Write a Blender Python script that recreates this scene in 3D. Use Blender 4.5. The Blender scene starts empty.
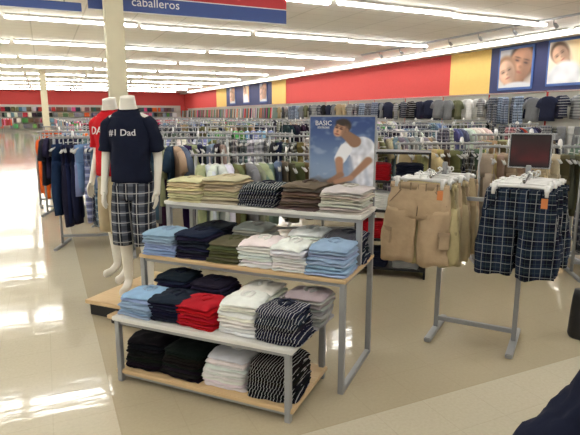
import bpy, bmesh, math, random
from mathutils import Vector, Matrix, noise
from mathutils.bvhtree import BVHTree
random.seed(7)
SC=bpy.context.scene; COL=SC.collection
C25,S25=math.cos(math.radians(25)),math.sin(math.radians(25))
def W(r,f): return (C25*r+S25*f, -S25*r+C25*f)
def lin(c):
    return tuple(((x/255)/12.92 if x/255<=.04045 else ((x/255+.055)/1.055)**2.4) for x in c)
# ---------------- materials
def mk(name):
    m=bpy.data.materials.new(name); m.use_nodes=True
    nt=m.node_tree; b=nt.nodes['Principled BSDF']; return m,nt,b
def N(nt,t,**k):
    n=nt.nodes.new(t)
    for a,v in k.items(): setattr(n,a,v)
    return n
def mathn(nt,op,a,b=None,c=None):
    n=nt.nodes.new('ShaderNodeMath'); n.operation=op
    for i,x in enumerate((a,b,c)):
        if x is None: continue
        if isinstance(x,(int,float)): n.inputs[i].default_value=x
        else: nt.links.new(x,n.inputs[i])
    return n.outputs[0]
def mixc(nt,f,a,b,mode='MIX'):
    n=nt.nodes.new('ShaderNodeMix'); n.data_type='RGBA'; n.blend_type=mode
    for i,x in ((0,f),(6,a),(7,b)):
        if isinstance(x,(int,float)): n.inputs[i].default_value=x
        elif isinstance(x,tuple): n.inputs[i].default_value=(*x[:3],1)
        else: nt.links.new(x,n.inputs[i])
    return n.outputs[2]
def plain(name,rgb,rough=.5,metal=0,noise_amt=.06,scale=8,bump=0,spec=.5):
    m,nt,b=mk(name); c=lin(rgb)
    tc=N(nt,'ShaderNodeTexCoord'); nz=N(nt,'ShaderNodeTexNoise'); nz.inputs['Scale'].default_value=scale; nz.inputs['Detail'].default_value=4
    nt.links.new(tc.outputs['Object'],nz.inputs['Vector'])
    out=mixc(nt,nz.outputs[0],tuple(x*(1-noise_amt) for x in c),tuple(min(1,x*(1+noise_amt)) for x in c))
    nt.links.new(out,b.inputs['Base Color'])
    b.inputs['Roughness'].default_value=rough; b.inputs['Metallic'].default_value=metal; b.inputs['Specular IOR Level'].default_value=spec
    return m
def fabric(name,pattern=None,second=(235,235,232)):
    m,nt,b=mk(name)
    oi=N(nt,'ShaderNodeObjectInfo'); tc=N(nt,'ShaderNodeTexCoord')
    nz=N(nt,'ShaderNodeTexNoise'); nz.inputs['Scale'].default_value=14; nz.inputs['Detail'].default_value=5
    nt.links.new(tc.outputs['Object'],nz.inputs['Vector'])
    col=oi.outputs['Color']
    sx=N(nt,'ShaderNodeSeparateXYZ'); nt.links.new(tc.outputs['Object'],sx.inputs[0])
    def band(sock,freq,w,off=0.):
        a=mathn(nt,'FRACT',mathn(nt,'ADD',mathn(nt,'MULTIPLY',sock,freq),50+off))
        return mathn(nt,'LESS_THAN',a,w)
    s2=lin(second)
    if pattern=='stripe':
        col=mixc(nt,mathn(nt,'MULTIPLY',band(sx.outputs[0],62,.18),.6),col,s2)
    elif pattern=='hstripe':
        col=mixc(nt,mathn(nt,'MULTIPLY',band(sx.outputs[2],13,.16),.6),col,s2)
    elif pattern=='plaid':
        col=mixc(nt,mathn(nt,'MULTIPLY',band(sx.outputs[0],9,.5),.35),col,lin((44,56,86)))
        col=mixc(nt,mathn(nt,'MULTIPLY',band(sx.outputs[2],9,.5),.3),col,lin((42,60,76)))
        l=mathn(nt,'MAXIMUM',band(sx.outputs[0],18,.06,.3),band(sx.outputs[2],18,.06,.3))
        col=mixc(nt,mathn(nt,'MULTIPLY',l,.4),col,lin((210,214,210)))
        l2=mathn(nt,'MAXIMUM',band(sx.outputs[0],18,.03,.8),band(sx.outputs[2],18,.03,.8))
        col=mixc(nt,mathn(nt,'MULTIPLY',l2,.25),col,lin((130,150,130)))
    elif pattern=='check':
        col=mixc(nt,mathn(nt,'MULTIPLY',band(sx.outputs[0],13,.5),.5),col,lin((130,136,150)))
        col=mixc(nt,mathn(nt,'MULTIPLY',band(sx.outputs[2],13,.5),.55),col,lin((22,25,36)))
        l=mathn(nt,'MAXIMUM',band(sx.outputs[0],13,.08,.25),band(sx.outputs[2],13,.08,.25))
        col=mixc(nt,mathn(nt,'MULTIPLY',l,.5),col,s2)
    f=mathn(nt,'MULTIPLY_ADD',nz.outputs[0],.35,.82)
    cc=N(nt,'ShaderNodeCombineColor')
    for i in range(3): nt.links.new(f,cc.inputs[i])
    out=mixc(nt,1.0,col,cc.outputs[0],'MULTIPLY')
    nt.links.new(out,b.inputs['Base Color'])
    b.inputs['Roughness'].default_value=.9; b.inputs['Specular IOR Level'].default_value=.15
    bp=N(nt,'ShaderNodeBump'); bp.inputs['Strength'].default_value=.6; bp.inputs['Distance'].default_value=.012
    nt.links.new(nz.outputs[0],bp.inputs['Height']); nt.links.new(bp.outputs[0],b.inputs['Normal'])
    return m
FAB=fabric('fabric_plain'); FSTR=fabric('fabric_stripe','stripe'); FPL=fabric('fabric_plaid','plaid'); FCH=fabric('fabric_check','check'); FHS=fabric('fabric_hstripe','hstripe')
WHITE=plain('white_laminate',(226,225,220),.35)
CREAM=plain('mannequin_plastic',(230,226,216),.35,noise_amt=.02)
GREY=plain('grey_metal',(156,158,160),.4,.2)
CHROME=plain('chrome',(190,190,190),.25,.8)
RED=plain('wall_red_paint',(198,64,60),.7)
YEL=plain('wall_yellow_paint',(226,190,108),.7)
NAVY=plain('navy_paint',(44,52,98),.6)
SIGNB=plain('sign_blue',(44,74,146),.45)
SIGNR=plain('sign_red',(196,36,46),.45)
COLM=plain('column_paint',(214,206,178),.6)
WALLW=plain('wall_white',(200,197,186),.7)
BLACK=plain('black_plastic',(18,18,20),.5)
PWHITE=plain('print_white',(238,238,240),.5)
ORANGE=plain('tag_orange',(214,130,72),.5)
PBLUE=plain('frame_blue',(70,104,170),.5)
HANG=plain('white_hanger_plastic',(226,226,224),.3)
HANG2=plain('pale_hanger_plastic',(186,186,184),.4)
def wood():
    m,nt,b=mk('light_wood'); tc=N(nt,'ShaderNodeTexCoord'); mp=N(nt,'ShaderNodeMapping'); mp.inputs['Scale'].default_value=(2,22,22)
    nz=N(nt,'ShaderNodeTexNoise'); nz.inputs['Scale'].default_value=3; nz.inputs['Detail'].default_value=6
    nt.links.new(tc.outputs['Object'],mp.inputs[0]); nt.links.new(mp.outputs[0],nz.inputs['Vector'])
    nt.links.new(mixc(nt,nz.outputs[0],lin((198,166,120)),lin((226,200,158))),b.inputs['Base Color']); b.inputs['Roughness'].default_value=.4
    return m
WOOD=wood()
def floor_mat():
    m,nt,b=mk('polished_tile_floor'); tc=N(nt,'ShaderNodeTexCoord'); sx=N(nt,'ShaderNodeSeparateXYZ'); nt.links.new(tc.outputs['Object'],sx.inputs[0])
    x,y=sx.outputs[0],sx.outputs[1]
    dep=mathn(nt,'MULTIPLY',mathn(nt,'GREATER_THAN',x,.22),mathn(nt,'GREATER_THAN',y,2.05))
    base=mixc(nt,dep,lin((208,200,178)),lin((186,174,148)))
    nz=N(nt,'ShaderNodeTexNoise'); nz.inputs['Scale'].default_value=60; nz.inputs['Detail'].default_value=4; nt.links.new(tc.outputs['Object'],nz.inputs['Vector'])
    base=mixc(nt,mathn(nt,'MULTIPLY',nz.outputs[0],.3),base,lin((126,115,96)))
    def ln(s):
        return mathn(nt,'LESS_THAN',mathn(nt,'FRACT',mathn(nt,'ADD',mathn(nt,'DIVIDE',s,.305),200.27)),.018)
    g=mathn(nt,'MAXIMUM',ln(x),ln(y))
    base=mixc(nt,mathn(nt,'MULTIPLY',g,.13),base,lin((130,120,100)))
    nt.links.new(base,b.inputs['Base Color']); 
    n2=N(nt,'ShaderNodeTexNoise'); n2.inputs['Scale'].default_value=1.5; nt.links.new(tc.outputs['Object'],n2.inputs['Vector'])
    nt.links.new(mathn(nt,'MULTIPLY_ADD',n2.outputs[0],.06,.05),b.inputs['Roughness'])
    bp=N(nt,'ShaderNodeBump'); bp.inputs['Strength'].default_value=.07; bp.inputs['Distance'].default_value=.02
    mp=N(nt,'ShaderNodeMapping'); mp.inputs['Scale'].default_value=(2,9,1); nt.links.new(tc.outputs['Object'],mp.inputs[0])
    n3=N(nt,'ShaderNodeTexNoise'); n3.inputs['Scale'].default_value=1; nt.links.new(mp.outputs[0],n3.inputs['Vector'])
    nt.links.new(n3.outputs[0],bp.inputs['Height']); nt.links.new(bp.outputs[0],b.inputs['Normal'])
    b.inputs['Specular IOR Level'].default_value=.6
    return m
def ceil_mat():
    m,nt,b=mk('ceiling_tiles'); tc=N(nt,'ShaderNodeTexCoord'); sx=N(nt,'ShaderNodeSeparateXYZ'); nt.links.new(tc.outputs['Object'],sx.inputs[0])
    def ln(s,w): return mathn(nt,'LESS_THAN',mathn(nt,'FRACT',mathn(nt,'ADD',mathn(nt,'DIVIDE',s,w),200.1)),.03)
    g=mathn(nt,'MAXIMUM',ln(sx.outputs[0],1.22),ln(sx.outputs[1],.61))
    nt.links.new(mixc(nt,mathn(nt,'MULTIPLY',g,.4),lin((246,244,238)),lin((178,176,168))),b.inputs['Base Color']); b.inputs['Roughness'].default_value=.8
    return m
def emit(name,rgb,s):
    m,nt,b=mk(name); b.inputs['Base Color'].default_value=(*lin(rgb),1); b.inputs['Emission Color'].default_value=(*lin(rgb),1); b.inputs['Emission Strength'].default_value=s
    return m
TUBE=emit('fluorescent_diffuser',(254,253,250),21.5)
def vcol(name,rough):
    m,nt,b=mk(name); a=N(nt,'ShaderNodeAttribute'); a.attribute_name='Col'; nt.links.new(a.outputs['Color'],b.inputs['Base Color']); b.inputs['Roughness'].default_value=rough; return m
VC=vcol('mixed_merchandise',.85); PRN=vcol('printed_photo',.5)
# ---------------- object helpers
def obj(name,mesh,mat=None,loc=(0,0,0),rot=(0,0,0),parent=None,color=None,**p):
    o=bpy.data.objects.new(name,mesh); COL.objects.link(o); o.location=loc; o.rotation_euler=rot
    if parent: o.parent=parent
    if mesh and mat:
        if len(mesh.materials)==0: mesh.materials.append(mat)
    if color: o.color=(*lin(color),1)
    for k,v in p.items(): o[k]=v
    return o
def fin(bm,name,smooth=False):
    me=bpy.data.meshes.new(name); bmesh.ops.recalc_face_normals(bm,faces=bm.faces); bm.to_mesh(me); bm.free()
    if smooth:
        for f in me.polygons: f.use_smooth=True
    return me
def boxm(sx,sy,sz,bev=.004,c=(0,0,0),name='box'):
    bm=bmesh.new(); bmesh.ops.create_cube(bm,size=1)
    for v in bm.verts: v.co=Vector((v.co.x*sx+c[0],v.co.y*sy+c[1],v.co.z*sz+c[2]))
    if bev: bmesh.ops.bevel(bm,geom=bm.edges[:],offset=bev,segments=2,affect='EDGES')
    return fin(bm,name)
def tube(bm,pts,rad,n=12,cap=True,ref=Vector((0,1,0))):
    pts=[Vector(p) for p in pts]; rings=[]
    for i,p in enumerate(pts):
        t=(pts[min(i+1,len(pts)-1)]-pts[max(i-1,0)]).normalized()
        r=ref if abs(t.dot(ref))<.9 else Vector((1,0,0))
        v=(r-t*r.dot(t)).normalized(); u=v.cross(t).normalized()
        rr=rad[i] if isinstance(rad,(list,)) else rad
        if not isinstance(rr,tuple): rr=(rr,rr)
        rings.append([bm.verts.new(p+u*math.cos(2*math.pi*k/n)*rr[0]+v*math.sin(2*math.pi*k/n)*rr[1]) for k in range(n)])
    for a,b in zip(rings,rings[1:]):
        for k in range(n): bm.faces.new((a[k],a[(k+1)%n],b[(k+1)%n],b[k]))
    if cap: bm.faces.new(rings[0]); bm.faces.new(rings[-1])
def tubem(pts,rad,n=10,name='tube',ref=Vector((0,1,0))):
    bm=bmesh.new(); tube(bm,pts,rad,n,True,ref); return fin(bm,name,True)
def wrinkle(bm,amp,freq,seed=0,stretch=(1,1,.3)):
    bm.normal_update(); d=[]
    for v in bm.verts:
        q=Vector((v.co.x*freq*stretch[0]+seed*7.1,v.co.y*freq*stretch[1],v.co.z*freq*stretch[2]))
        d.append(v.normal*noise.noise(q)*amp)
    for v,x in zip(bm.verts,d): v.co+=x
def interp(rows,k):
    out=[]
    for a,b in zip(rows,rows[1:]):
        for i in range(k):
            t=i/k; out.append(tuple(x*(1-t)+y*t for x,y in zip(a,b)))
    out.append(rows[-1]); return out
def vert_tube(bm,rows,k=3,n=20):
    rows=interp(rows,k); tube(bm,[r[:3] for r in rows],[(r[3],r[4]) for r in rows],n)
def empty(name,loc,rotz,**p):
    o=bpy.data.objects.new(name,None); COL.objects.link(o); o.location=loc; o.rotation_euler=(0,0,rotz); o.empty_display_size=.1
    for k,v in p.items(): o[k]=v
    return o
def textm(s,size,ext=.002):
    cu=bpy.data.curves.new('t','FONT'); cu.body=s; cu.size=size; cu.extrude=ext; cu.align_x='CENTER'; cu.align_y='CENTER'; cu.resolution_u=3
    o=bpy.data.objects.new('t',cu); COL.objects.link(o); bpy.context.view_layer.update()
    me=bpy.data.meshes.new_from_object(o.evaluated_get(bpy.context.evaluated_depsgraph_get())); bpy.data.objects.remove(o)
    for v in me.vertices: v.co=Vector((v.co.x,-v.co.z,v.co.y))
    me.materials.clear(); return me
# printed photo: grid in XZ with per-vertex colours from a painter function (u,v in 0..1)
def photo(w,h,nx,ny,fn):
    V=[(w*(i/nx-.5),0,h*j/ny) for j in range(ny+1) for i in range(nx+1)]
    F=[(j*(nx+1)+i,j*(nx+1)+i+1,(j+1)*(nx+1)+i+1,(j+1)*(nx+1)+i) for j in range(ny) for i in range(nx)]
    me=bpy.data.meshes.new('photo'); me.from_pydata(V,[],F); at=me.color_attributes.new('Col','FLOAT_COLOR','POINT')
    for j in range(ny+1):
        for i in range(nx+1):
            c=fn(i/nx,j/ny); at.data[j*(nx+1)+i].color=(*lin(tuple(max(0,min(255,x)) for x in c)),1)
    me.materials.append(PRN); return me
def sm(a,b,x):
    t=max(0,min(1,(x-a)/(b-a))); return t*t*(3-2*t)
def lay_(c,col,a): return tuple(x*(1-a)+y*a for x,y in zip(c,col))
def E(x,y,cx,cy,rx,ry,rot=0,s=.12):
    dx,dy=x-cx,y-cy; a=dx*math.cos(rot)+dy*math.sin(rot); b=-dx*math.sin(rot)+dy*math.cos(rot)
    return 1-sm(1-s,1+s,math.hypot(a/rx,b/ry))
def Cp(x,y,x0,y0,x1,y1,r0,r1,s=.8):
    dx,dy=x1-x0,y1-y0; t=max(0,min(1,((x-x0)*dx+(y-y0)*dy)/(dx*dx+dy*dy))); r=r0+(r1-r0)*t
    return 1-sm(r-s,r+s,math.hypot(x-x0-dx*t,y-y0-dy*t))
def man_poster(u,v):
    x=315+60*u; y=208-90*v
    n=noise.noise(Vector((x*.08,y*.12,3)))+.5*noise.noise(Vector((x*.2,y*.25,7)))
    c=lay_((48,74,130),(138,160,192),sm(122,180,y)); c=lay_(c,(190,202,220),.4*sm(.05,.6,n))
    c=lay_(c,(96,82,68),sm(180,188,y+n*5)*.9)
    c=lay_(c,(140,116,92),Cp(x,y,330,206,350,196,8,9)); c=lay_(c,(118,96,76),Cp(x,y,350,198,374,206,9,7))
    f=noise.noise(Vector((x*.25,y*.2,1)))*34
    c=lay_(c,(222+f,224+f,234+f),Cp(x,y,364,150,368,182,12,10)); c=lay_(c,(208+f,212+f,224+f),Cp(x,y,354,149,364,148,8,9))
    c=lay_(c,(166,174,194),Cp(x,y,353,160,358,190,1.5,2.5,2)*.8); c=lay_(c,(176,184,202),Cp(x,y,366,162,370,186,1,2,2)*.7)
    c=lay_(c,(238,240,246),Cp(x,y,349,151,344,161,6,5.5))
    sk=lambda k:(202*k,152*k,122*k)
    c=lay_(c,sk(.7),Cp(x,y,349,136,357,143,4.5,6))
    c=lay_(c,sk(.9),Cp(x,y,343,163,344,178,3.8,2.9,1.2)); c=lay_(c,sk(.78),Cp(x,y,345,178,334,186,2.9,2.4,1.2)); c=lay_(c,sk(.8),Cp(x,y,370,162,354,181,3.6,2.6,1.2)); c=lay_(c,sk(.9),Cp(x,y,354,181,340,186,2.6,2.2,1))
    c=lay_(c,(50,38,32),E(x,y,346.5,127,7.2,7,.45,.2)); c=lay_(c,sk(1.05),E(x,y,343,131.2,5.2,7.6,.45,.2)); c=lay_(c,sk(.7),E(x,y,347.6,133,2.6,6,.45,.6)*.85)
    c=lay_(c,(50,38,32),E(x,y,344.4,124.4,5,2.5,.45,.4)); c=lay_(c,sk(.72),E(x,y,350,132,1.3,2.2))
    for ex,ey in ((340.4,129),(344.4,130.4)): c=lay_(c,(60,38,32),E(x,y,ex,ey,1.5,.8,.3,.8)); c=lay_(c,(64,44,36),E(x,y,ex+.2,ey-1.8,2,.55,.3,.8)*.8)
    c=lay_(c,sk(.62),E(x,y,341,132.8,1,1.3,.3,.8)*.9); c=lay_(c,(138,74,66),E(x,y,340.6,135.8,2.2,.75,.35,.6))
    return c
def face_paint(c,x,y,cx,cy,s,base,hair,rot=0):
    sk=lambda k:tuple(b*k for b in base)
    a=lambda px,py:(cx+s*(px*math.cos(rot)-py*math.sin(rot)),cy+s*(px*math.sin(rot)+py*math.cos(rot)))
    c=lay_(c,sk(.75),E(x,y,*a(0,-.9),.5*s,.5*s,rot)); c=lay_(c,hair,E(x,y,*a(.05,.22),.84*s,1.0*s,rot,.2)); c=lay_(c,sk(1),E(x,y,*a(-.03,-.05),.7*s,.93*s,rot,.15))
    c=lay_(c,sk(.68),E(x,y,*a(.4,-.15),.36*s,.8*s,rot,.8)*.8); c=lay_(c,sk(1.12),E(x,y,*a(-.25,-.2),.25*s,.25*s,rot,.8)*.6)
    for e in (-.3,.27): c=lay_(c,sk(.6),E(x,y,*a(e,.1),.22*s,.15*s,rot,.8)*.6); c=lay_(c,(60,42,36),E(x,y,*a(e,.07),.12*s,.04*s,rot,.7)*.8); c=lay_(c,hair,E(x,y,*a(e,.23),.18*s,.03*s,rot,.8)*.6)
    c=lay_(c,sk(.7),E(x,y,*a(.02,-.2),.11*s,.08*s,rot,.8)*.7); c=lay_(c,(158,84,76),E(x,y,*a(-.02,-.48),.2*s,.06*s,rot,.7)*.7)
    return c
def pa(u,v):
    c=lay_((214,206,196),(188,190,196),v); c=face_paint(c,u,v,.68,.62,.5,(190,138,108),(56,42,34),-.3); c=face_paint(c,u,v,.24,.42,.36,(222,178,150),(150,112,82),.35)
    return lay_(c,(216,216,222),E(u,v,.6,-.1,.6,.24,0,.15))
def pb(u,v):
    c=lay_((236,224,204),(240,206,150),sm(.2,.9,u)*v); c=lay_(c,(214,150,84),sm(.75,.95,u)*.9); c=face_paint(c,u,v,.3,.68,.28,(216,170,140),(96,70,52),.6)
    f=noise.noise(Vector((u*4,v*4,2)))*30
    return lay_(c,(230+f,230+f,234+f),E(u,v,.45,.12,.46,.4,.3,.15))
# ---------------- room
XW,YF,CH=14.5,59.,4.0
def slab(name,x0,x1,y0,y1,z0,z1,mat,**p):
    return obj(name,boxm(x1-x0,y1-y0,z1-z0,0),mat,((x0+x1)/2,(y0+y1)/2,(z0+z1)/2),**p)
ST=dict(kind='structure')
obj('floor',boxm(45,70,.1,0,(-5,26,-.05)),floor_mat(),label='polished beige tile floor with lighter aisles',**ST)
obj('ceiling',boxm(45,70,.1,0,(-5,26,CH+.05)),ceil_mat(),label='white suspended ceiling of rectangular tiles',**ST)
slab('wall_right',XW,XW+.2,-2,YF,0,CH,RED,label='red painted side wall',**ST)
slab('wall_far',-27,XW,YF,YF+.2,0,CH,RED,label='red painted end wall',**ST)
slab('wall_left',-27.2,-27,-2,YF,0,CH,WALLW,label='pale painted side wall',**ST)
k=0
for y0,y1,m in ((7,14.26,NAVY),(14.26,16.3,YEL),(31.7,34,YEL),(34,44,NAVY),(44,46.9,YEL)):
    k+=1; slab('trim_%d'%k,XW-.03,XW,y0,y1,2.3,3.85,m,label='painted colour band high on the wall',**ST)
k+=1; slab('trim_%d'%k,XW-.5,XW,-2,YF,3.82,3.98,WALLW,label='pale cornice under the ceiling',**ST)
k+=1; slab('trim_%d'%k,-27,XW-.5,YF-.05,YF,0,2.6,WALLW,label='pale lower part of end wall',**ST)
hm=boxm(3.2,.2,.05,.005,(0,0,.055)); dm=boxm(3.16,.15,.05,.015,(0,0,.0))
hm.materials.append(WHITE); dm.materials.append(TUBE)
for j in range(12):
    Y=.6+4.87*j
    for i in range(10):
        X=-19.6+3.32*i-.4
        r=empty('ceiling_light',(X+1,Y+(.12 if i%2 else 0),CH-.09),0,label='long fluorescent strip light under the ceiling',category='ceiling light',group='fluorescent ceiling strip lights')
        obj('housing',hm,parent=r); obj('diffuser',dm,parent=r)
for i in range(14):
    r=empty('ceiling_light',(XW-.62,9+3.4*i,CH-.09),math.pi/2,label='long fluorescent strip light washing the wall',category='ceiling light',group='wall washing strip lights')
    obj('housing',hm,parent=r); obj('diffuser',dm,parent=r)
tr=empty('spotlight_track',(12.1,12,CH-.03),0,label='grey ceiling track with small spotlights',category='track light')
obj('rail',boxm(.06,14,.05,.005),GREY,parent=tr)
sp=tubem([(0,0,-.02),(0,0,-.1),(.05,0,-.13),(.14,0,-.2)],[.012,.012,.045,.05],12)
for i in range(10): obj('lamp_head',sp,GREY,(0,-6+1.3*i,0),parent=tr)
for (x,y,w) in ((1.14,9.07,.28),(.15,33,.34)):
    r=empty('column',(x,y,0),0,label='square cream painted structural column',category='column',kind='structure')
    obj('shaft',boxm(w,w,CH,.01,(0,0,CH/2)),COLM,parent=r); obj('base_trim',boxm(w+.03,w+.03,.12,.01,(0,0,.06)),GREY,parent=r)
r=empty('department_sign',(2.55,9.4,3.22),0,label='blue and red department sign reading caballeros',category='sign')
obj('blue_panel',boxm(3.5,.04,.24,.003,(0,0,.12)),SIGNB,parent=r)
obj('white_stripe',boxm(3.5,.042,.015,0,(0,0,.247)),PWHITE,parent=r)
obj('red_panel',boxm(3.5,.04,.5,.003,(0,0,.505)),SIGNR,parent=r)
obj('white_edge',boxm(3.5,.045,.015,0,(0,0,-.008)),PWHITE,parent=r)
obj('lettering',textm('caballeros',.2),PWHITE,(-.67,-.024,.155),parent=r)
r=empty('department_sign',(-.95,9.4,3.16),0,label='plain blue band sign hanging beside the cream column',category='sign')
obj('blue_panel',boxm(3.3,.04,.13,.003,(0,0,.065)),SIGNB,parent=r); obj('white_edge',boxm(3.3,.045,.015,0,(0,0,-.008)),PWHITE,parent=r)
for s in (-1.4,0,1.4): obj('hanging_rod',tubem([(s,0,.13),(s,0,.84)],.008,6),GREY,parent=r)
PA=photo(1.32,1.24,70,66,pa); PB=photo(1.32,1.24,70,66,pb); WF=boxm(1.46,.03,1.4,.02,(0,0,.7))
def wall_poster(y,z,kind):
    r=empty('wall_poster',(XW-.05,y,z),-math.pi/2,category='poster',label=('large photo print of a man and baby' if kind==0 else 'large photo print of a person in white')+' on navy wall')
    obj('frame',WF,PBLUE,parent=r); obj('print',(PA,PB)[kind],None,(0,-.02,.08),parent=r)
wall_poster(13.15,2.38,0); wall_poster(11.2,2.42,1); wall_poster(9.4,2.42,0)
for i,y in enumerate((35.5,39,42.3)): wall_poster(y,2.45,i%2)
# ---------------- garment meshes
def tshirt_hang():
    bm=bmesh.new()
    vert_tube(bm,[(0,0,-.09,.07,.018),(0,0,-.105,.12,.025),(0,0,-.14,.2,.03),(0,0,-.22,.235,.034),(0,0,-.45,.225,.03),(0,0,-.72,.235,.04)],2,16)
    for s in (-1,1): tube(bm,[(s*.19,0,-.15),(s*.24,0,-.24),(s*.285,0,-.37)],[(.04,.02),(.065,.024),(.075,.026)],10)
    wrinkle(bm,.03,9,1); return fin(bm,'tshirt',True)
def trousers_hang(L=.95):
    bm=bmesh.new()
    vert_tube(bm,[(0,0,-.08,.17,.022),(0,0,-.2,.185,.03),(0,0,-.32,.19,.03)],2,16)
    for s in (-1,1): vert_tube(bm,[(s*.095,0,-.28,.092,.03),(s*.1,0,-.6 if L>.7 else -.4,.088,.03),(s*.105,0,-L,.085,.032)],3,12)
    wrinkle(bm,.025,9,2); return fin(bm,'trousers',True)
def hanger_mesh():
    bm=bmesh.new()
    tube(bm,[(0,0,-.09),(0,0,-.03),(.018,0,-.012),(.014,0,.014),(0,0,.02),(-.014,0,.012)],.005,6)
    tube(bm,[(-.2,0,-.15),(-.1,0,-.105),(0,0,-.085),(.1,0,-.105),(.2,0,-.15)],.011,6); return fin(bm,'hanger',True)
TS=tshirt_hang(); TR=trousers_hang(); SHH=trousers_hang(.6); HM=hanger_mesh(); HM.materials.append(HANG2)
TSS=TS.copy(); TS.materials.append(FAB); TSS.materials.append(FHS)
TRP=TR.copy(); TRP.materials.append(FCH); TR.materials.append(FAB)
SHP=SHH.copy(); SHP.materials.append(FCH); SHH.materials.append(FAB)
KINDS={'t':(TS,'hanging_shirt','shirt'),'s':(TSS,'hanging_shirt','shirt'),'j':(TR,'hanging_trousers','trousers'),'q':(TRP,'hanging_trousers','trousers'),'h':(SHH,'hanging_shorts','shorts'),'p':(SHP,'hanging_shorts','shorts')}
SZM=tubem([(-.004,0,0),(.004,0,0)],.05,16); SZM.materials.append(HANG)
RACKP={}
def rackparts(L,H):
    k=(L,round(H,3))
    if k not in RACKP:
        RACKP[k]=[('rail',tubem([(-L/2-.05,0,H),(0,0,H),(L/2+.05,0,H)],.014,8)),]+[('upright',tubem([(s*L/2,0,.03),(s*L/2,0,H)],.016,8)) for s in(-1,1)]+[('foot',boxm(.04,.55,.03,.005,(s*L/2,0,.015))) for s in (-1,1)]+[('crossbar',boxm(L,.03,.03,.004,(0,0,.12)))]
        for _,m in RACKP[k]: m.materials.append(GREY)
    return RACKP[k]
def rack(x,y,ang,kind,cols,nn=14,L=1.1,H=1.28,desc='hanging clothes',shuffle=False):
    r=empty('clothing_rack',(x,y,0),ang,label='grey metal clothing rack holding '+desc,category='clothing rack',group='clothing racks on the sales floor')
    for nm,m in rackparts(L,H): obj(nm,m,parent=r)
    for s in (-.25,.2): obj('size_marker',SZM,None,(s*L,0,H+.03),parent=r,label='white round size marker')
    ca,sa=math.cos(ang),math.sin(ang); c=cols[0]; kd=kind[0]
    for i in range(nn):
        if random.random()<.55: kd=random.choice(kind)
        me,nm,cat=KINDS[kd]
        t=-L/2+.06+(L-.12)*i/(nn-1)+random.uniform(-.01,.01)
        if not shuffle: c=cols[min(len(cols)-1,int(i*len(cols)/nn))]
        elif random.random()<.5: c=random.choice(cols)
        cc=tuple(max(5,min(250,q+random.uniform(-14,14))) for q in c[:3])
        o=obj(nm,me,None,(x+ca*t,y+sa*t,H),(0,0,ang+math.pi/2+random.uniform(-.4,.4)),color=cc,label=c[3]+' '+cat+' on a hanger on a rack rail',category=cat,group=desc+' on a clothing rack')
        o.scale=(1,1.5,random.uniform(.92,1.12))
        obj('hanger',HM,parent=o)
LB=(120,142,172,'light blue');NV=(36,40,60,'navy');GY=(116,118,122,'grey');WH=(214,214,212,'white');KH=(160,144,112,'khaki');OL=(92,94,70,'olive green');CR=(206,194,162,'cream');BR=(96,78,66,'brown');RD=(160,38,42,'red');TL=(56,92,102,'teal');BK=(26,26,28,'black');OR=(216,92,40,'orange');PK=(206,90,130,'pink');GN=(90,150,80,'green');DN=(80,98,128,'denim blue')
def rc(r,f,ang,*a,**k):
    x,y=W(r,f); rack(x,y,ang-.43,*a,**k)
rc(-2.3,6.1,.1,'qjqh',[DN,LB,KH,LB,NV],nn=15,L=.85,desc='plaid and denim trousers',shuffle=True)
rc(-3.3,8.2,.15,'qts',[LB,GY,NV,WH],nn=16,desc='blue and grey plaid clothes',shuffle=True)
rc(-4.1,8.9,.5,'j',[OR,OR],nn=6,L=.4,H=1.2,desc='orange trousers')
rc(-2.3,7.4,.1,'jqt',[DN,NV,GY,KH],nn=16,L=.95,desc='denim and dark trousers',shuffle=True)
rc(-1.25,5.9,.3,'jqjt',[DN,GY,NV,LB,KH],nn=18,desc='denim and grey trousers',shuffle=True)
rc(-3.9,10.4,.2,'sq',[LB,OR,NV],desc='striped shirts')
rc(-5.0,12.0,.2,'t',[OR,LB,WH],desc='orange and blue shirts')
rc(-1.5,8.0,.0,'tsq',[WH,LB,GY,NV],nn=16,desc='white and blue shirts',shuffle=True)
rc(-.55,7.4,-.1,'tq',[WH,KH,GY,OL],nn=16,desc='white and khaki shirts',shuffle=True)
rc(-.3,5.3,.1,'thp',[KH,GY,DN,KH,OL,WH],nn=18,L=1.3,H=1.14,desc='mixed shirts and shorts',shuffle=True)
rc(.3,6.5,.0,'jhq',[NV,OL,KH,KH],nn=17,desc='dark trousers',shuffle=True)
rc(.75,7.9,-.1,'tq',[KH,NV,GY,BR],nn=16,desc='khaki and white shirts',shuffle=True)
rc(1.8,8.4,.1,'tsq',[GY,KH,OL,NV],nn=16,desc='grey and olive shirts',shuffle=True)
rc(1.85,6.3,.1,'qhjt',[KH,OL,NV,OL],nn=18,H=1.2,desc='khaki and plaid shorts',shuffle=True)
rc(2.5,5.3,-.1,'hj',[KH,CR,OL],nn=16,H=1.22,desc='khaki shorts')
rc(3.3,4.8,-.2,'qp',[NV,GY],nn=16,H=1.2,desc='patterned shorts')
rc(3.0,7.0,.1,'tqj',[OL,KH,NV],nn=16,desc='olive shirts',shuffle=True)
rc(4.1,6.4,-.1,'sqj',[BK,GY,NV],nn=16,desc='striped dark shirts',shuffle=True)
pal=[[GY,LB,NV],[WH,GY,KH],[OL,KH,NV],[NV,BK,GY],[RD,GY,NV],[TL,GN,LB],[KH,BR,OL],[NV,WH,DN],[OL,GY,BK]]
for j in range(5):
    for i in range(6):
        X=1.9+2.0*i+random.uniform(-.2,.2)+(.6 if j%2 else 0); Y=10.4+2.5*j+random.uniform(-.2,.2)
        F=S25*X+C25*Y; R=C25*X-S25*Y
        if R/F>.62: continue
        rack(X,Y,random.choice([0,.0,-.3,.2]),random.choice(['tj','ts','sq','jp','hq','tq']),random.choice(pal),nn=11,L=1.4,H=1.3+.08*(j%2),desc='assorted clothes',shuffle=True)
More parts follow.
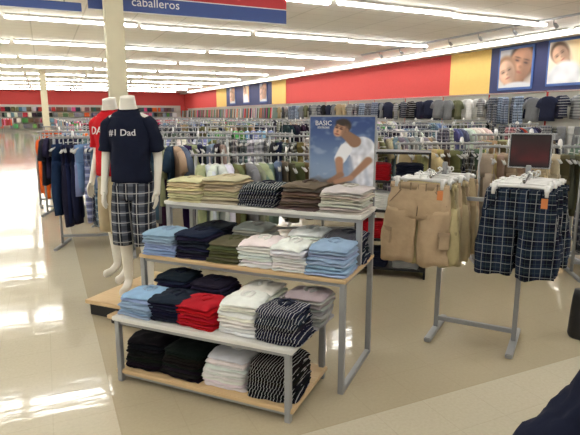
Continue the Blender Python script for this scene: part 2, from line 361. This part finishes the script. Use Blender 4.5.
# ---------------- distant merchandise as stuff
def cbox(bm,lay,c,s,col,taper=1.):
    vs=[]
    for dz in (-1,1):
        k=taper if dz>0 else 1
        for dx,dy in ((-1,-1),(1,-1),(1,1),(-1,1)): vs.append(bm.verts.new((c[0]+dx*s[0]/2*k,c[1]+dy*s[1]/2*k,c[2]+dz*s[2]/2)))
    for q in ((0,1,2,3),(4,5,6,7),(0,1,5,4),(1,2,6,5),(2,3,7,6),(3,0,4,7)):
        f=bm.faces.new([vs[t] for t in q])
        for l in f.loops: l[lay]=(*col,1)
def rcol(p=None):
    c=random.choice(p or [LB,NV,GY,WH,KH,OL,CR,BR,RD,TL,BK,PK,GN,OR,WH,GY]); return lin(tuple(max(5,min(250,c[t]+random.uniform(-15,15))) for t in range(3)))
bm=bmesh.new(); lay=bm.loops.layers.float_color.new('Col')
gm=lin((150,150,150))
def farrack(X,Y,p,n,dx):
    for t in range(n):
        x=X-(n-1)*dx/2+dx*t; z=1.0+random.uniform(-.03,.03); cbox(bm,lay,(x,Y,z-.05),(.07,.45,.5),rcol(p)); cbox(bm,lay,(x,Y,z+.24),(.06,.42,.1),lin((215,215,212)) if t%5==0 else rcol(p),.5)
    cbox(bm,lay,(X,Y,1.32),(n*dx,.03,.03),gm)
    for s in (-.5,.5): cbox(bm,lay,(X+s*n*dx,Y,.66),(.03,.03,1.32),gm); cbox(bm,lay,(X+s*n*dx,Y,.02),(.04,.5,.03),gm)
for j in range(12):
    for i in range(6): farrack(1.6+2.2*i,23.6+2.9*j,random.choice([[LB,NV,GY],[WH,GY,CR],[RD,PK,OR],[GN,TL,WH],[KH,OL,BR],[PK,WH,GN],[NV,BK,GY]]),14,.095)
for i in range(120):
    farrack(-2.6-random.random()*14,22+random.random()*34,random.choice([[LB,NV,GY],[WH,GY,CR],[RD,PK,OR],[GN,TL,WH],[PK,WH,GN]]),8,.1)
obj('distant_clothes_racks',fin(bm,'far'),VC,kind='stuff',label='many distant racks of colourful garments across the store',category='clothes')
bm=bmesh.new(); lay=bm.loops.layers.float_color.new('Col')
for z in (.5,1.05,1.6,2.15):
    x=-26
    while x<13.5:
        w=random.uniform(.2,.6); cbox(bm,lay,(x,YF-.35,z),(w*.9,.4,.42),rcol()); x+=w
obj('shelf_merchandise',fin(bm,'m'),VC,kind='stuff',label='colourful merchandise filling shelves along the end wall',category='merchandise')
pm=boxm(.04,2.3,2.1,.004,(0,0,1.2)); pm.materials.append(WALLW)
sh=boxm(.12,2.3,.02,.004,(-.06,0,2.27)); sh.materials.append(WHITE)
for i in range(21):
    r=empty('slatwall_panel',(XW-.06,8.2+2.4*i,0),0,label='pale slatted wall display panel with top shelf',category='display panel',group='wall display panels')
    obj('panel',pm,parent=r); obj('top_shelf',sh,parent=r)
for row,(z,kinds) in enumerate(((2.2,'tstqst'),(1.3,'hjqph'))):
    for i in range(86):
        Y=8.4+.275*i; kd=kinds[(i//5)%len(kinds)]
        me,nm,cat=KINDS[kd]
        g=[[NV,BK,NV],[GY,NV,BK],[GY,OL,NV],[NV,LB,DN],[NV,GY,WH],[KH,OL,GY]][(i//5+row*3)%6]; c=random.choice(g)
        o=obj(nm,me,None,(XW-.3-.16*(i%2),Y,z+random.uniform(-.03,.03)),(0,0,-math.pi/2+random.uniform(-.5,.5)),color=c[:3],label=c[3]+' '+cat+' hung facing out on the wall display',category=cat,group='clothes hung on the wall display')
        o.scale=(1,1.4,random.uniform(1.0,1.2))
bm=bmesh.new(); lay=bm.loops.layers.float_color.new('Col')
for z in (1.7,.8):
    y=32.5
    while y<58:
        cbox(bm,lay,(XW-.4,y,z),(.5,.09,.7),rcol(),.8); y+=.12
obj('distant_wall_clothes',fin(bm,'w'),VC,kind='stuff',label='rows of distant garments hanging along the side wall',category='clothes')
# ---------------- display tables
TA=math.radians(-48.5); BX,BY=W(-.031,2.395)
ct,st_=math.cos(TA),math.sin(TA)
def T(a,b): return (BX+ct*a-st_*b, BY+st_*a+ct*b)
def table(label,a0,a1,b0,b1,shelves,legs,extra=()):
    ca,cb=(a0+a1)/2,(b0+b1)/2; x,y=T(ca,cb)
    r=empty('display_table',(x,y,0),TA,label=label,category='display table')
    w,d=a1-a0,b1-b0
    for z,mat,d0,d1 in shelves:
        obj('shelf',boxm(w,d1-d0,.025,.004,(0,(d0+d1)/2-cb,z-.0125)),mat,parent=r,label=('white laminate shelf' if mat is WHITE else 'light wood shelf'))
        obj('shelf_frame',boxm(w-.03,d1-d0-.03,.022,.003,(0,(d0+d1)/2-cb,z-.0365)),GREY,parent=r)
    for la,lb,z0,z1 in legs: obj('leg',boxm(.032,.032,z1-z0,.003,(la-ca,lb-cb,(z0+z1)/2)),GREY,parent=r)
    for (p,qq,z) in extra:
        dx,dy=qq[0]-p[0],qq[1]-p[1]
        obj('rail',boxm(max(abs(dx),.03),max(abs(dy),.03),.03,.003,((p[0]+qq[0])/2-ca,(p[1]+qq[1])/2-cb,z)),GREY,parent=r)
    return r
table('low two-shelf display table with grey frame holding folded shirts',-1.08,.05,-.01,.53,[(.40,WHITE,-.01,.53),(.075,WOOD,0,.52)],
   [(-1.05,.01,0,.39),(.02,.01,0,.39),(-1.05,.505,0,.39),(.02,.505,0,.39)])
table('taller display table, wood shelf and raised white shelf, grey frame',-1.17,.2,.36,.96,[(.67,WOOD,.36,.96),(.97,WHITE,.64,.96)],
   [(-1.15,.38,0,.65),(.18,.38,0,.65),(-1.15,.94,0,.95),(.18,.94,0,.95),(-1.15,.67,.67,.95),(.18,.67,.67,.95)],
   [((.18,.38),(.18,.94),.015),((-1.15,.38),(-1.15,.94),.015)])
# folded shirts: soft, slumped, folded-edge bundles
def folded(w,d,h,seed):
    bm=bmesh.new(); nx,ny=20,18; top={};bot={}
    for i in range(nx+1):
        for j in range(ny+1):
            u=math.sin(math.pi/2*(2*i/nx-1)); v=math.sin(math.pi/2*(2*j/ny-1))
            th=max(0,(1-abs(u)**6)*(1-abs(v)**6))**.5
            cr=1-.10*(u*u*v*v)**1.5
            nn=noise.noise(Vector((u*2.2+seed*3,v*2.2,seed)))*.008+noise.noise(Vector((u*5+seed*3,v*5,seed)))*.005
            sag=-.009*(abs(u)**3+abs(v)**3)*(.6+.6*noise.noise(Vector((u*1.3,v*1.3,seed*9))))
            x=u*cr*w/2*(1+noise.noise(Vector((v*2.2,seed*2.,u)))*.08)
            y=v*cr*d/2*(1+noise.noise(Vector((u*2.2,seed*5.,v)))*.08)
            edge=i in(0,nx) or j in (0,ny)
            wv=noise.noise(Vector((u*3,v*3,seed*4)))*.004
            zt=h/2+h*.58*th+nn*th+sag+wv; zb=h/2-h/2*th+sag+wv
            if edge: top[i,j]=bot[i,j]=bm.verts.new((x,y,h/2+sag+wv+nn*.3))
            else: top[i,j]=bm.verts.new((x,y,zt)); bot[i,j]=bm.verts.new((x,y,zb))
    for i in range(nx):
        for j in range(ny):
            bm.faces.new((top[i,j],top[i+1,j],top[i+1,j+1],top[i,j+1])); bm.faces.new((bot[i,j+1],bot[i+1,j+1],bot[i+1,j],bot[i,j]))
    return fin(bm,'folded',True)
FH=.0185
FM=[folded(.255,.30,FH,s) for s in range(8)]; FS=[m.copy() for m in FM]
for m in FM: m.materials.append(FAB)
for m in FS: m.materials.append(FSTR)
bm=bmesh.new(); tube(bm,[(-.012,-.05,.000),(-.03,-.01,.004),(-.034,.03,.006),(0,.05,.008),(.034,.03,.006),(.03,-.01,.004),(.012,-.05,.000)],[(.014,.004)]*7,8,ref=Vector((0,0,1))); 
CLM=fin(bm,'collar',True); CLM.materials.append(FAB)
def stack(a,b,z,c,n=6,pat=False,w=1.,d=1.,tilt=0):
    dx,dy=random.uniform(-.02,.02),random.uniform(-.02,.01); ba,bb=a,b; zz=z+.004; n=n+1
    for i in range(n):
        ba+=random.uniform(-.008,.008)+dx*.15; bb+=random.uniform(-.008,.008)+dy*.15
        x,y=T(ba,bb); cc=tuple(max(4,min(252,c[t]+random.uniform(-7,7))) for t in range(3))
        s=1.06-.014*i+random.uniform(-.025,.025)
        o=obj('folded_shirt',(FS if pat else FM)[random.randrange(8)],None,(x,y,zz),(random.uniform(-.016,.016),random.uniform(-.016,.016),TA+random.uniform(-.11,.11)+tilt+(math.pi if random.random()<.5 and i<n-1 else 0)),color=cc,
            label=('striped ' if pat else '')+c[3]+' folded shirt in a stack on a display table',category='folded shirt',group=('striped ' if pat else '')+c[3]+' folded shirts stacked on display table')
        hz=random.uniform(.85,1.3); o.scale=(w*s,d*s,hz); zz+=FH*hz*.93
    if c[3] not in('black',): obj('collar',CLM,None,(0,.03,FH*.98),parent=o,color=tuple(x*.95 for x in c[:3]))
LBs=(148,172,202,'light blue'); NVs=(28,32,50,'navy'); CRs=(208,198,162,'pale yellow'); BEs=(186,172,146,'beige'); BRs=(98,84,76,'brown'); LGs=(196,192,182,'light grey'); OLs=(84,86,60,'olive green'); WHs=(234,234,231,'white'); RDs=(172,22,34,'red'); BKs=(17,17,20,'black'); GYs=(160,160,158,'grey')
for a,c,pat,n in ((-1.02,CRs,0,7),(-.76,BEs,0,7),(-.49,NVs,1,6),(-.22,BRs,0,7),(.06,LGs,0,7)):
    stack(a,.80,.97,c,n,pat,w=1.07,d=.98)
for a,b,c,pat,n in ((-1.03,.51,LBs,0,7),(-.8,.51,NVs,0,7),(-.575,.51,OLs,0,6),(-.35,.51,WHs,0,7),(-.14,.8,WHs,0,8),(.07,.51,LBs,0,7),(.08,.8,NVs,1,8),(-.9,.82,NVs,0,7),(-.55,.82,GYs,0,7)):
    stack(a,b,.67,c,n,pat,w=.96,d=.9)
stack(-.14,.51,.67,WHs,7,0,w=.84,d=.9)
for a,b,c,pat,n in ((-.96,.16,LBs,0,6),(-.76,.16,NVs,0,6),(-.53,.16,RDs,0,6),(-.28,.16,WHs,0,8),(-.05,.15,NVs,1,8),(-.86,.41,NVs,0,8),(-.6,.41,NVs,0,8),(-.33,.41,WHs,0,7),(-.04,.41,GYs,0,8)):
    stack(a,b,.40,c,n,pat,w=.96,d=.84)
for a,c,pat,n in ((-.92,BKs,0,8),(-.65,BKs,0,8),(-.385,WHs,0,9),(-.11,BKs,1,9)):
    stack(a,.2,.075,c,n,pat,w=1.07,d=1.03)
# table poster
x,y=T(-.03,.955)
r=empty('poster_stand',(x,y,.972),TA,label='framed poster of a man in white shirt against blue sky',category='poster')
PW,PH=.42,.54
obj('frame',boxm(PW+.02,.012,PH+.02,.003,(0,.008,PH/2+.01)),GREY,parent=r)
obj('print',photo(PW,PH,110,140,man_poster),None,(0,0,.01),parent=r)
obj('lettering',textm('BASIC',.042,.0005),PWHITE,(-.12,-.003,.51),parent=r); obj('lettering',textm('EDITIONS',.018,.0005),PWHITE,(-.12,-.003,.483),parent=r)
# ---------------- mannequins
def mannequin_mesh(seed=0):
    V=[];E_=[];R=[]
    def v(p,r,par=None):
        V.append(p);R.append(r if isinstance(r,tuple) else (r,r)); 
        if par is not None: E_.append((par,len(V)-1))
        return len(V)-1
    pel=v((0,0,.93),(.11,.075)); sp_=v((0,.005,1.07),(.095,.07),pel); ch=v((0,.01,1.23),(.12,.08),sp_); uc=v((0,.01,1.36),(.09,.07),ch); nk=v((0,.0,1.46),.056,uc); v((0,-.008,1.64),.053,nk)
    for s in (-1,1):
        sh=v((s*.15,.01,1.365),.05,uc); el=v((s*.2,.035,1.1),.038,sh); wr=v((s*.203,-.045,.875),.025,el); pa_=v((s*.2,-.07,.805),(.022,.03),wr)
        hp=v((s*.082,0,.86),.08,pel); kn=v((s*.09,-.02-.04*s,.49),.054,hp); cf=v((s*.095,.02-.04*s,.35),.05,kn); an=v((s*.1,.03-.05*s,.09),.034,cf); bl=v((s*.105,-.04-.05*s,.04),(.035,.035),an); v((s*.12,-.13-.05*s,.028),(.042,.024),bl)
    me=bpy.data.meshes.new('mannequin'); me.from_pydata(V,E_,[]); o=bpy.data.objects.new('tmp',me); COL.objects.link(o)
    m=o.modifiers.new('s','SKIN'); m.use_smooth_shade=True
    for i,rr in enumerate(R): me.skin_vertices[0].data[i].radius=rr
    me.skin_vertices[0].data[0].use_root=True
    s=o.modifiers.new('ss','SUBSURF'); s.levels=2; s.render_levels=2
    bpy.context.view_layer.update()
    m2=bpy.data.meshes.new_from_object(o.evaluated_get(bpy.context.evaluated_depsgraph_get())); bpy.data.objects.remove(o)
    bm=bmesh.new(); bm.from_mesh(m2)
    cut=bmesh.ops.bisect_plane(bm,geom=bm.verts[:]+bm.edges[:]+bm.faces[:],plane_co=(0,0,1.545),plane_no=(0,-.25,1),clear_outer=True)
    ed=[g for g in cut['geom_cut'] if isinstance(g,bmesh.types.BMEdge)]
    if ed: bmesh.ops.holes_fill(bm,edges=ed)
    for s in (-1,1):
        bx,by,bz=s*.2,-.073,.79
        for k,(dy,L) in enumerate(((-.028,.07),(-.009,.08),(.010,.074),(.027,.058))):
            tube(bm,[(bx,by+dy*.8,bz+.02),(bx,by+dy-.005,bz-L*.35),(bx-s*.006,by+dy-.009,bz-L*.7),(bx-s*.02,by+dy-.01,bz-L)],[.010,.0095,.0085,.005],8,ref=Vector((1,0,0)))
        tube(bm,[(bx-s*.004,by-.015,bz+.045),(bx-s*.012,by-.045,bz+.015),(bx-s*.016,by-.055,bz-.02)],[.012,.010,.006],8,ref=Vector((1,0,0)))
    me=fin(bm,'mannequin',True)
    for f in me.polygons:
        if f.center.z>1.53 and f.normal.z>.8: f.use_smooth=False
    return me
MB=mannequin_mesh(); MB.materials.clear(); MB.materials.append(CREAM)
def shirt_mesh():
    bm=bmesh.new()
    vert_tube(bm,[(0,0,.91,.156,.12),(0,0,1.05,.145,.115),(0,0,1.21,.156,.122),(0,.0,1.32,.164,.116),(0,.01,1.385,.15,.096),(0,.01,1.425,.105,.08),(0,.008,1.45,.071,.068)],4,36)
    wrinkle(bm,.022,11,3,(1,1,.8))
    for s in (-1,1):
        b2=bmesh.new(); rows=interp([(s*.118,.01,1.375,.05,.07),(s*.152,.012,1.33,.058,.07),(s*.178,.02,1.24,.058,.07),(s*.194,.028,1.14,.062,.072)],3)
        tube(b2,[r[:3] for r in rows],[(r[3],r[4]) for r in rows],20); wrinkle(b2,.018,14,5+s,(1,1,1))
        t=bpy.data.meshes.new('x'); b2.to_mesh(t); b2.free(); bm.from_mesh(t)
    return fin(bm,'shirt',True)
def shorts_mesh():
    bm=bmesh.new()
    vert_tube(bm,[(0,0,1.02,.136,.105),(0,0,.92,.15,.112),(0,0,.82,.158,.118),(0,0,.78,.142,.11)],3,28)
    for s in (-1,1): vert_tube(bm,[(s*.076,0,.88,.078,.104),(s*.082,-.01-.015*s,.7,.084,.1),(s*.092,-.015-.03*s,.42,.086,.095)],4,20)
    wrinkle(bm,.026,8,2); return fin(bm,'shorts',True)
SHM,SOM=shirt_mesh(),shorts_mesh()
def mannequin(r_,f_,rot,scol,pcol,pm,txt,tsz,tx,label,z=.13):
    x,y=W(r_,f_)
    r=obj('mannequin',MB,None,(x,y,z),(0,0,rot),label=label,category='mannequin')
    s=obj('shirt',SHM.copy(),FAB,parent=r,color=scol); 
    so=SOM.copy(); so.materials.append(pm); obj('shorts',so,None,parent=r,color=pcol)
    obj('collar',tubem([(.072*math.cos(a),.008+.067*math.sin(a),1.45-.012*(math.sin(a)<0)*abs(math.sin(a))) for a in [2*math.pi*k/24 for k in range(25)]],.007,8,ref=Vector((0,0,1))),FAB,parent=r,color=tuple(q*.8 for q in scol))
    bm=bmesh.new(); bm.from_mesh(SHM); bv=BVHTree.FromBMesh(bm); me=textm(txt,tsz,.003)
    b3=bmesh.new(); b3.from_mesh(me); bmesh.ops.triangulate(b3,faces=b3.faces[:]); bmesh.ops.subdivide_edges(b3,edges=[e for e in b3.edges if e.calc_length()>.012],cuts=2); b3.to_mesh(me); b3.free()
    for v in me.vertices:
        px,pz=v.co.x+tx,v.co.z+1.28; ys=[]
        for dx in (-.008,0,.008):
            hit=bv.ray_cast(Vector((px+dx,-1,pz)),Vector((0,1,0)))
            if hit[0]: ys.append(hit[0].y)
        v.co=Vector((px,(min(ys) if ys else -.1)-.005+v.co.y,pz))
    obj('lettering',me,PWHITE,parent=r); bm.free()
    return r
R25=math.radians
mannequin(-1.21,3.97,R25(-26),(26,31,50),(46,50,62),FCH,'#1 Dad',.066,-.02,'headless cream mannequin in navy #1 Dad t-shirt and plaid shorts',.125)
mannequin(-1.5,4.42,R25(-50),(196,30,40),(176,162,134),FAB,'DAD',.09,-.01,'headless cream mannequin in red t-shirt and beige shorts',.125)
x,y=W(-1.2,4.13)
r=empty('mannequin_platform',(x,y,0),R25(-48.5),label='low light wood platform under the mannequins',category='platform')
obj('top',boxm(.5,.84,.03,.004,(0,0,.11)),WOOD,parent=r); obj('plinth',boxm(.45,.79,.095,.004,(0,0,.0475)),BLACK,parent=r)
x,y=W(-1.1,3.66)
r=empty('display_platform',(x,y,0),R25(-48.5),label='small light wood step beside the mannequin platform',category='platform')
obj('top',boxm(.5,.2,.03,.004,(0,0,.055)),WOOD,parent=r); obj('plinth',boxm(.46,.16,.04,.004,(0,0,.02)),BLACK,parent=r)
# ---------------- front shorts rack
RA=R25(-54); cx,cy=W(1.286,3.425)
def K(a,b): return (cx+math.cos(RA)*a-math.sin(RA)*b, cy+math.sin(RA)*a+math.cos(RA)*b)
r=empty('shorts_rack',(cx,cy,0),RA,label='grey metal two-arm display rack holding khaki and plaid shorts',category='clothing rack')
for s in (-1,1):
    obj('foot',boxm(.045,.5,.03,.005,(s*.26,0,.02)),GREY,parent=r)
    obj('upright',boxm(.03,.03,1.2,.003,(s*.26,0,.62)),GREY,parent=r)
    obj('arm',tubem([(s*.27,.26,1.16),(s*.27,-.1,1.16),(s*.27,-.34,1.15),(s*.27,-.36,1.17)],.009,8,ref=Vector((1,0,0))),CHROME,parent=r)
obj('crossbar',boxm(.5,.03,.03,.003,(0,0,.1)),GREY,parent=r); obj('crossbar',boxm(.5,.025,.025,.003,(0,0,.98)),GREY,parent=r)
def shorts_rack_mesh(w,sd):
    k=w/.44; bm=bmesh.new()
    vert_tube(bm,[(0,0,-.06,.185*k,.016),(0,0,-.1,.192*k,.02),(0,0,-.2,.205*k,.026),(0,0,-.28,.21*k,.026),(0,0,-.3,.19*k,.016)],4,32)
    for s in (-1,1): vert_tube(bm,[(s*.105*k,0,-.22,.1*k,.024),(s*.115*k,0,-.4,.103*k,.032),(s*.122*k,0,-.59,.107*k,.036)],5,22)
    wrinkle(bm,.032,11,sd,(1,1,.3)); wrinkle(bm,.012,28,sd+2,(1,1,.5)); return fin(bm,'shorts',True)
def waist(w):
    k=w/.44; bm=bmesh.new(); tube(bm,[(0,0,-.095),(0,0,-.055)],[(.195*k,.026),(.189*k,.022)],24); return fin(bm,'waistband',True)
def pocket(w,s):
    k=w/.44; return tubem([(s*.11*k,-.028,-.1),(s*.14*k,-.03,-.14),(s*.185*k,-.022,-.19)],.003,6)
hb=bmesh.new(); tube(hb,[(0,0,-.03),(0,0,-.01),(.014,0,.0),(.014,0,.018),(0,0,.024),(-.012,0,.014)],.005,6); tube(hb,[(-.17,0,-.035),(0,0,-.03),(.17,0,-.035)],.011,8)
for s in (-1,1): tube(hb,[(s*.145,0,-.02),(s*.145,0,-.085)],[(.016,.028)]*2,8)
CLIPH=fin(hb,'clip_hanger',True); CLIPH.materials.append(HANG)
tagm=boxm(.035,.002,.06,.0005); cpm=boxm(.075,.012,.11,.006); cfm=boxm(.08,.006,.03,.002); blm=boxm(.01,.006,.05,.001)
for (ax,w,mat,c,desc,nn) in ((-.34,.44,FAB,(190,170,138),'khaki cargo',9),(.24,.44,FPL,(17,20,36),'navy plaid',8)):
    sms=[shorts_rack_mesh(w,s) for s in (1,4,6)]; wm=waist(w); wm.materials.append(mat); pk=[pocket(w,s) for s in(-1,1)]
    for q in sms: q.materials.append(mat)
    for i in range(nn):
        a,b=K(ax+random.uniform(-.018,.018)+(.012*i if ax<0 else .01*i),-.3+.062*i)
        cc=tuple(max(4,q+random.uniform(-6,6)) for q in c)
        o=obj('hanging_shorts',sms[i%3],None,(a,b,1.16+random.uniform(-.014,.004)),(0,random.uniform(-.025,.025),RA+random.uniform(-.1,.1)),color=cc,label=desc+' shorts clipped to a white hanger on the rack',category='shorts',group=desc+' shorts on the display rack')
        o.scale=(1,1,random.uniform(.96,1.04))
        obj('waistband',wm,parent=o,color=tuple(q*.88 for q in cc)); obj('hanger',CLIPH,parent=o,label='white clip hanger')
        if ax<0 and i<3:
            for s in (-1,1):
                obj('cargo_pocket',cpm,mat,(s*.185,-.026,-.42),(0,0,s*.5),parent=o,color=tuple(q*.96 for q in cc)); obj('pocket_flap',cfm,mat,(s*.185,-.034,-.37),(0,0,s*.5),parent=o,color=tuple(q*.88 for q in cc))
        if i==0:
            for p_ in pk: obj('pocket_seam',p_,FAB,parent=o,color=tuple(q*.7 for q in cc))
            for bx in (-.12,-.05,.05,.12): obj('belt_loop',blm,FAB,(bx,-.026,-.076),(0,0,0),parent=o,color=tuple(q*.72 for q in cc))
            obj('price_tag',tagm,ORANGE,(w*.32,-.036,-.12),(0,0,0),parent=o,label='orange and white price tag')
            obj('fly_seam',tubem([(0,-.026,-.06),(.006,-.027,-.15),(0,-.026,-.27)],.003,6,ref=Vector((1,0,0))),FAB,parent=o,color=tuple(q*.7 for q in cc))
sx_,sy_=K(.24,.27)
r=empty('sign_holder',(sx_,sy_,1.17),RA,label='small dark sign in a metal holder above plaid shorts',category='sign')
obj('panel',boxm(.25,.01,.22,.003,(0,0,.125)),BLACK,parent=r); obj('stem',boxm(.012,.012,.03,.001,(0,0,0)),CHROME,parent=r)
def darksign(u,v):
    c=(40,20,24); n=noise.noise(Vector((u*3,v*3,2)))
    return lay_(c,(86,24,30),sm(.9,.4,v)*sm(.0,.2,v)*(.7+n*.6))
obj('print',photo(.235,.2,30,24,darksign),None,(0,-.007,.025),parent=r); obj('frame',boxm(.27,.006,.24,.003,(0,.004,.125)),CHROME,parent=r)
# stocked shelf unit
SA=R25(-40); x,y=W(1.0,5.0)
r=empty('shelf_unit',(x,y,0),SA,label='black shelf unit stocked with folded clothes',category='shelf')
for s in (-1,1): obj('side_panel',boxm(.02,.4,1.2,.002,(s*.33,0,.6)),BLACK,parent=r)
for z in (.08,.36,.64,.92,1.19): obj('shelf',boxm(.64,.4,.02,.002,(0,0,z)),BLACK,parent=r)
for z,c in ((.09,NVs),(.37,RDs),(.65,WHs),(.93,RDs)):
    for s in (-1,1):
        for i in range(8):
            ca,sa=math.cos(SA),math.sin(SA); a,b=s*.15,-.04
            c2=c if s<0 else (NVs if c is RDs else GYs)
            o=obj('folded_shirt',FM[i%6],None,(x+ca*a-sa*b,y+sa*a+ca*b,z+.006+i*FH),(0,0,SA+random.uniform(-.05,.05)),color=c2[:3],label=c2[3]+' folded shirt on a black shelf unit',category='folded shirt',group='folded shirts in the shelf unit')
# near navy draped coat
x,y=W(1.27,1.5)
r=empty('garment_stand',(x,y,0),R25(-25),label='short metal stand under a navy coat',category='stand')
obj('pole',tubem([(0,0,.02),(0,0,.93)],.014,10),GREY,parent=r); obj('base',tubem([(0,0,0),(0,0,.02)],.2,24),GREY,parent=r)
bm=bmesh.new(); vert_tube(bm,[(0,0,.92,.04,.04),(0,0,.87,.12,.07),(0,0,.75,.29,.11),(0,0,.6,.46,.15),(0,0,.4,.58,.18),(0,0,.16,.6,.2)],8,72); wrinkle(bm,.05,9,3,(1,1,.5)); wrinkle(bm,.02,24,5,(1,1,.7)); cm=fin(bm,'coat',True)
o=obj('draped_coat',cm,FAB,(x,y,0),(0,0,R25(-25)),color=(24,28,46),label='dark navy coat draped over a short stand',category='coat')
obj('collar',tubem([(.05*math.cos(a),.05*math.sin(a),.93) for a in [2*math.pi*k/16 for k in range(17)]],.014,8,ref=Vector((0,0,1))),FAB,parent=o,color=(18,20,34))
# black bag on floor
x,y=W(2.12,3.42); r=empty('shopping_bag',(x,y,0),R25(-30),label='black bag standing on the tile floor',category='bag')
bm=bmesh.new(); vert_tube(bm,[(0,0,0,.15,.08),(0,0,.03,.16,.09),(0,0,.2,.15,.075),(0,0,.34,.14,.05)],3,20); wrinkle(bm,.03,7,3); obj('body',fin(bm,'bag',True),BLACK,parent=r)
for s in (-1,1): obj('handle',tubem([(-.06,s*.04,.32),(-.05,s*.04,.4),(0,s*.04,.44),(.05,s*.04,.4),(.06,s*.04,.32)],.006,8),BLACK,parent=r)
# ---------------- world, camera
w=bpy.data.worlds.new('w'); SC.world=w; w.use_nodes=True; w.node_tree.nodes['Background'].inputs[0].default_value=(1,.985,.96,1); w.node_tree.nodes['Background'].inputs[1].default_value=.6
cam=bpy.data.cameras.new('cam'); cam.lens=36*520/580; cam.sensor_width=36; cam.clip_end=200
co=bpy.data.objects.new('camera',cam); COL.objects.link(co); co.location=(0,0,1.53); co.rotation_euler=(math.radians(90-11.1),0,math.radians(-25)); SC.camera=co
SC.view_settings.view_transform='Standard'
